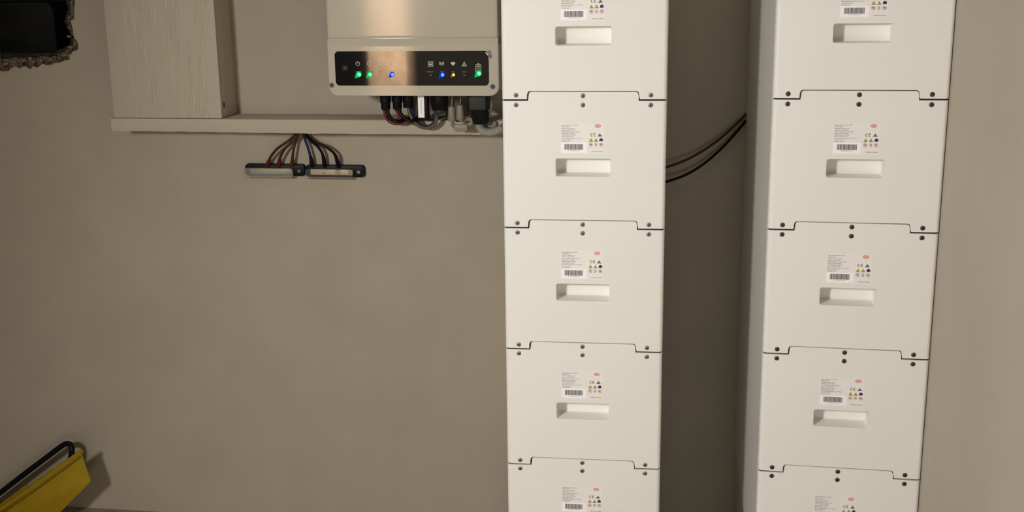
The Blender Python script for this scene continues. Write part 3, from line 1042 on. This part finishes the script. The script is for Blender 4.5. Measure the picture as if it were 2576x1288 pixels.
under(mesh_obj('screw_gland', bm, M_BLACK, smooth=20), e)
pth = spline([px(1207, 309), px(1206, 318), px(1213, 328), px(1228, 333), px(1244, 331), px(1258, 325, UY + .004), px(1270, 318, UY + .03)], 16)
nrib = 15
L = len(pth)
bm = bmesh.new()
add_tube(bm, pth, lambda f: 0.0082 + 0.0016 * (0.5 + 0.5 * math.sin(2 * math.pi * nrib * f)) ** 0.6, 16)
tag(mesh_obj('corrugated_conduit', bm, M_LGREY, smooth=60), 'light grey corrugated conduit curving from the connector box behind the stack', 'conduit')
e = empty('conduit_bracket', (px(1231, 322, .50).x, .50, px(1231, 322, .50).z))
tag(e, 'small brown grey bracket on the ledge above the corrugated conduit', 'bracket')
a, b = px(1223, 304, .515), px(1250, 319, .515)
under(mesh_obj('bracket_body', box(a.x, b.x, .503, .516, b.z, a.z, .001), M_GREY), e)
under(mesh_obj('bracket_tab', box(a.x - .006, a.x, .508, .516, b.z + .001, a.z - .001, .0008), M_LGREY), e)

# ------------------------------------------------------------------ terminal blocks and their wires
def terminal(name_label, x0, x1, zc, clear, barmat, holes):
    t = empty('terminal_block', ((x0 + x1) / 2, WY, zc - .015))
    tag(t, name_label, 'terminal', 'terminal blocks on the wall')
    base = under(mesh_obj('base', prism(rrect(x0, x1, zc - .0145, zc + .0150, .0075, 5), WY - .013, WY, .002), M_BLACK), t)
    xa, xb = x0 + .002, x1 - .0262
    under(mesh_obj('rail', box(xa + .012, xb - .012, WY - .0165, WY - .0125, zc - .0085, zc + .0040, .0006), barmat), t)
    for hx_ in holes[1:]:
        under(mesh_obj('clamp', box(hx_ - .0062, hx_ + .0062, WY - .0172, WY - .0163, zc - .0088, zc + .0042, .0003), M_CLAMP), t)
    for hx_ in holes:
        bm = bmesh.new()
        add_ring(bm, hx_, zc - .0035, .0022, .0046, WY - .0195, WY - .0164)
        s = under(mesh_obj('clamp_screw', bm, barmat, smooth=30), t)
        o = mesh_obj('screw_core', prism(circle(hx_, zc - .0035, .0023, 12), WY - .0180, WY - .0166), M_STEELD, s, smooth=0)
    bm = bmesh.new()
    add_prism(bm, rrect(xa, xb, zc - .0175, zc + .0065, .006, 5), WY - .026, WY - .0205, .0022)
    under(mesh_obj('clear_cover', bm, clear, smooth=50), t)
    bm = bmesh.new()
    for zz in (zc - .0172, zc + .0047):
        add_box(bm, xa + .004, xb - .004, WY - .0207, WY - .012, zz, zz + .0015)
    under(mesh_obj('cover_rim', bm, clear, smooth=0), t)
    sx = x1 - .0135
    bm = bmesh.new()
    add_ring(bm, sx, zc - .001, .0012, .0042, WY - .0150, WY - .0130)
    add_prism(bm, circle(sx, zc - .001, .0014, 10), WY - .0140, WY - .0130)
    o = under(mesh_obj('mounting_screw', bm, mat('zinc_bright', (0.8, 0.78, 0.74), .2, metal=1) if 'zinc_bright' not in bpy.data.materials else bpy.data.materials['zinc_bright'], smooth=30), t)
    return t


zc = Z0 - .2470
terminal('left terminal block with a frosted cover, fed by the brown wires', -0.7385, -0.5848, zc, M_FROST, mat('bar_dull', (0.62, 0.60, 0.50), .4, metal=.7), (-0.700, -0.6545, -0.625))
terminal('right terminal block with clear cover over bright bars, fed by blue and black wires', -0.5815, -0.4325, zc - .0010, M_CLEAR, M_BRASS, (-0.5315, -0.4975, -0.466))

TY = WY - .012
def hang(label, m, pts, dy, slm, sl, group, r=.0034):
    path = [at(u, v, TY - d * .58) for (u, v), d in zip(pts, dy)]
    sp = spline(path, 8)
    e = empty('wire', path[-1])
    tag(e, label, 'wire', group)
    bm = bmesh.new()
    add_tube(bm, sp, r, 10)
    under(mesh_obj('insulation', bm, m), e)
    k = max(2, int(len(sp) * (1 - sl)))
    bm = bmesh.new()
    add_tube(bm, sp[k:], lambda f: r * 1.12 + r * .42 * min(1, f * 1.6), 12)
    under(mesh_obj('sleeve', bm, slm), e)


GB, GK = 'brown wires to the left terminal block', 'blue and black wires to the right terminal block'
up = .030
hang('leftmost brown wire curving from the ledge to the left terminal block', M_WBRN, [(747, 331), (742, 340), (722, 357), (698, 374), (681, 395), (672, 417)], (.002, .014, up, up, .018, .004), M_SLEEVE, .17, GB)
hang('middle brown wire of the three running to the left terminal block', M_WBRN, [(750, 331), (746, 341), (731, 359), (714, 378), (704, 399), (700, 418)], (.012, .019, .024, .026, .018, .004), M_SLEEVE, .20, GB)
hang('nearly straight brown wire at the right of the three on the left block', M_WBRN, [(752, 331), (749, 342), (742, 360), (738, 380), (735.5, 400), (734.5, 417)], (.022, .022, .016, .018, .014, .004), M_SLEEVE, .24, GB)
hang('straight blue wire with a black taped end entering the right terminal block', M_WBLU, [(760, 331), (764, 342), (770, 358), (776, 376), (782, 398), (785, 419)], (.022, .022, .014, .016, .012, .003), M_WBLK, .26, GK)
hang('shorter curved black wire ending mid block on the right terminal block', M_WBLK, [(763, 331), (772, 345), (786, 358), (801, 371), (812, 390), (817, 420)], (.012, .016, .020, .022, .016, .004), M_WBLK, .2, GK)
hang('longest outer black wire arching to the right terminal block', M_WBLK, [(765, 331), (776, 345), (793, 359), (818, 369), (842, 388), (852, 420)], (.002, .014, .032, .036, .028, .004), M_WBLK, .2, GK)

# ------------------------------------------------------------------ two cables bridging the stacks
for lab, m, pts in (('upper thin brown cable hanging between the two battery stacks', M_WBRN, [(1630, 432), (1676, 420.5), (1722, 404), (1765, 381), (1806, 353), (1842, 322), (1875, 290), (1886, 278)]),
                    ('lower thin black cable hanging between the two battery stacks', M_WBLK, [(1630, 466), (1676, 457), (1722, 441), (1765, 416), (1806, 382), (1842, 345), (1875, 306), (1884, 295)])):
    n = len(pts)
    path = [at(u, v, .568 + .032 * min(1, k / (n - 2.0))) for k, (u, v) in enumerate(pts)]
    sp = [p for p in spline(path, 10) if 0.2818 < p.x < 0.4852]
    bm = bmesh.new()
    add_tube(bm, sp, .0032, 10)
    tag(mesh_obj('link_cable', bm, m), lab, 'cable', 'cables between the two stacks')

# ------------------------------------------------------------------ yellow tub with a tubular handle, bottom left
YY = 0.50
e = empty('yellow_tub', (-1.25, YY + .05, 0.0))
tag(e, 'yellow plastic tub with rolled rim and black tube handle tilted by the wall', 'tub')
A, Bp = at(203, 1142, YY), at(228, 1213, YY)
Cc = at(152, 1288, YY)
d = (Cc - Bp).normalized()
Cf = Bp + d * ((Bp.z - 0.002) / -d.z)         # lower edge run down to the floor
S0 = at(0, 1291, YY)
d2 = (S0 - A).normalized()
Af = A + d2 * ((A.z - 0.002) / -d2.z)
def rounded(poly, r, n=4):
    out = []
    N = len(poly)
    for i in range(N):
        p0, p1, p2 = (Vector(poly[i - 1]), Vector(poly[i]), Vector(poly[(i + 1) % N]))
        a = p1 + (p0 - p1).normalized() * r
        b = p1 + (p2 - p1).normalized() * r
        for k in range(n + 1):
            t = k / n
            out.append(tuple((1 - t) ** 2 * a + 2 * t * (1 - t) * p1 + t * t * b))
    return out
poly = rounded([(A.x, A.z), (Af.x, Af.z), (Cf.x, Cf.z), (Bp.x, Bp.z)], .006)
under(mesh_obj('tub_wall', prism(poly, YY, YY + .005, .0015), M_YPL), e)
# rolled rim along the sloping top edge, with two stepped lips behind it
up2 = Vector((-d2.z, 0, d2.x))
if up2.z < 0:
    up2 = -up2
off = A - d2 * .004
for k, (du, r) in enumerate(((.0042, .0060), (-.0058, .0036))):
    bm = bmesh.new()
    fwd = Vector((0, (.004, .0016)[k], 0)) + d2 * (0, .008)[k]
    add_tube(bm, [off + up2 * du + fwd, (off + Af) / 2 + up2 * du + fwd, Af + up2 * (du + .004) + fwd], r, 12)
    under(mesh_obj(('rim', 'rim_shade')[k], bm, (M_YPL, M_YPLD)[k]), e)  # second tube paints the shadow line beneath the rim
for u0, v0, hgt, yy in ((127, 1184, .007, .020), (66, 1222, .013, .030)):
    p = at(u0, v0, YY + yy)
    q = p + d2 * (p.z / -d2.z)
    bm = bmesh.new()
    pts = [(p.x, p.z + .001), (q.x, q.z + .004), (q.x + .03, q.z + .002), (p.x + .012, p.z - .022)]
    add_prism(bm, pts, YY + yy, YY + yy + .008)
    under(mesh_obj('stepped_lip', bm, M_YPL, smooth=0), e)
hp = [at(-60, 1288, YY + .06), at(0, 1240, YY + .06), at(70, 1186, YY + .06), at(135, 1137, YY + .06), at(156, 1121.5, YY + .06), at(168, 1116, YY + .058), at(178, 1120, YY + .052),
      at(181, 1134, YY + .046), at(178, 1152, YY + .042), at(172, 1176, YY + .040)]
q = hp[0]
d3 = (hp[0] - hp[1]).normalized()
hp = [q + d3 * ((q.z - .012) / -d3.z)] + hp
under(mesh_obj('tube_handle', tube(hp, .0075, 12), M_BLACK), e)
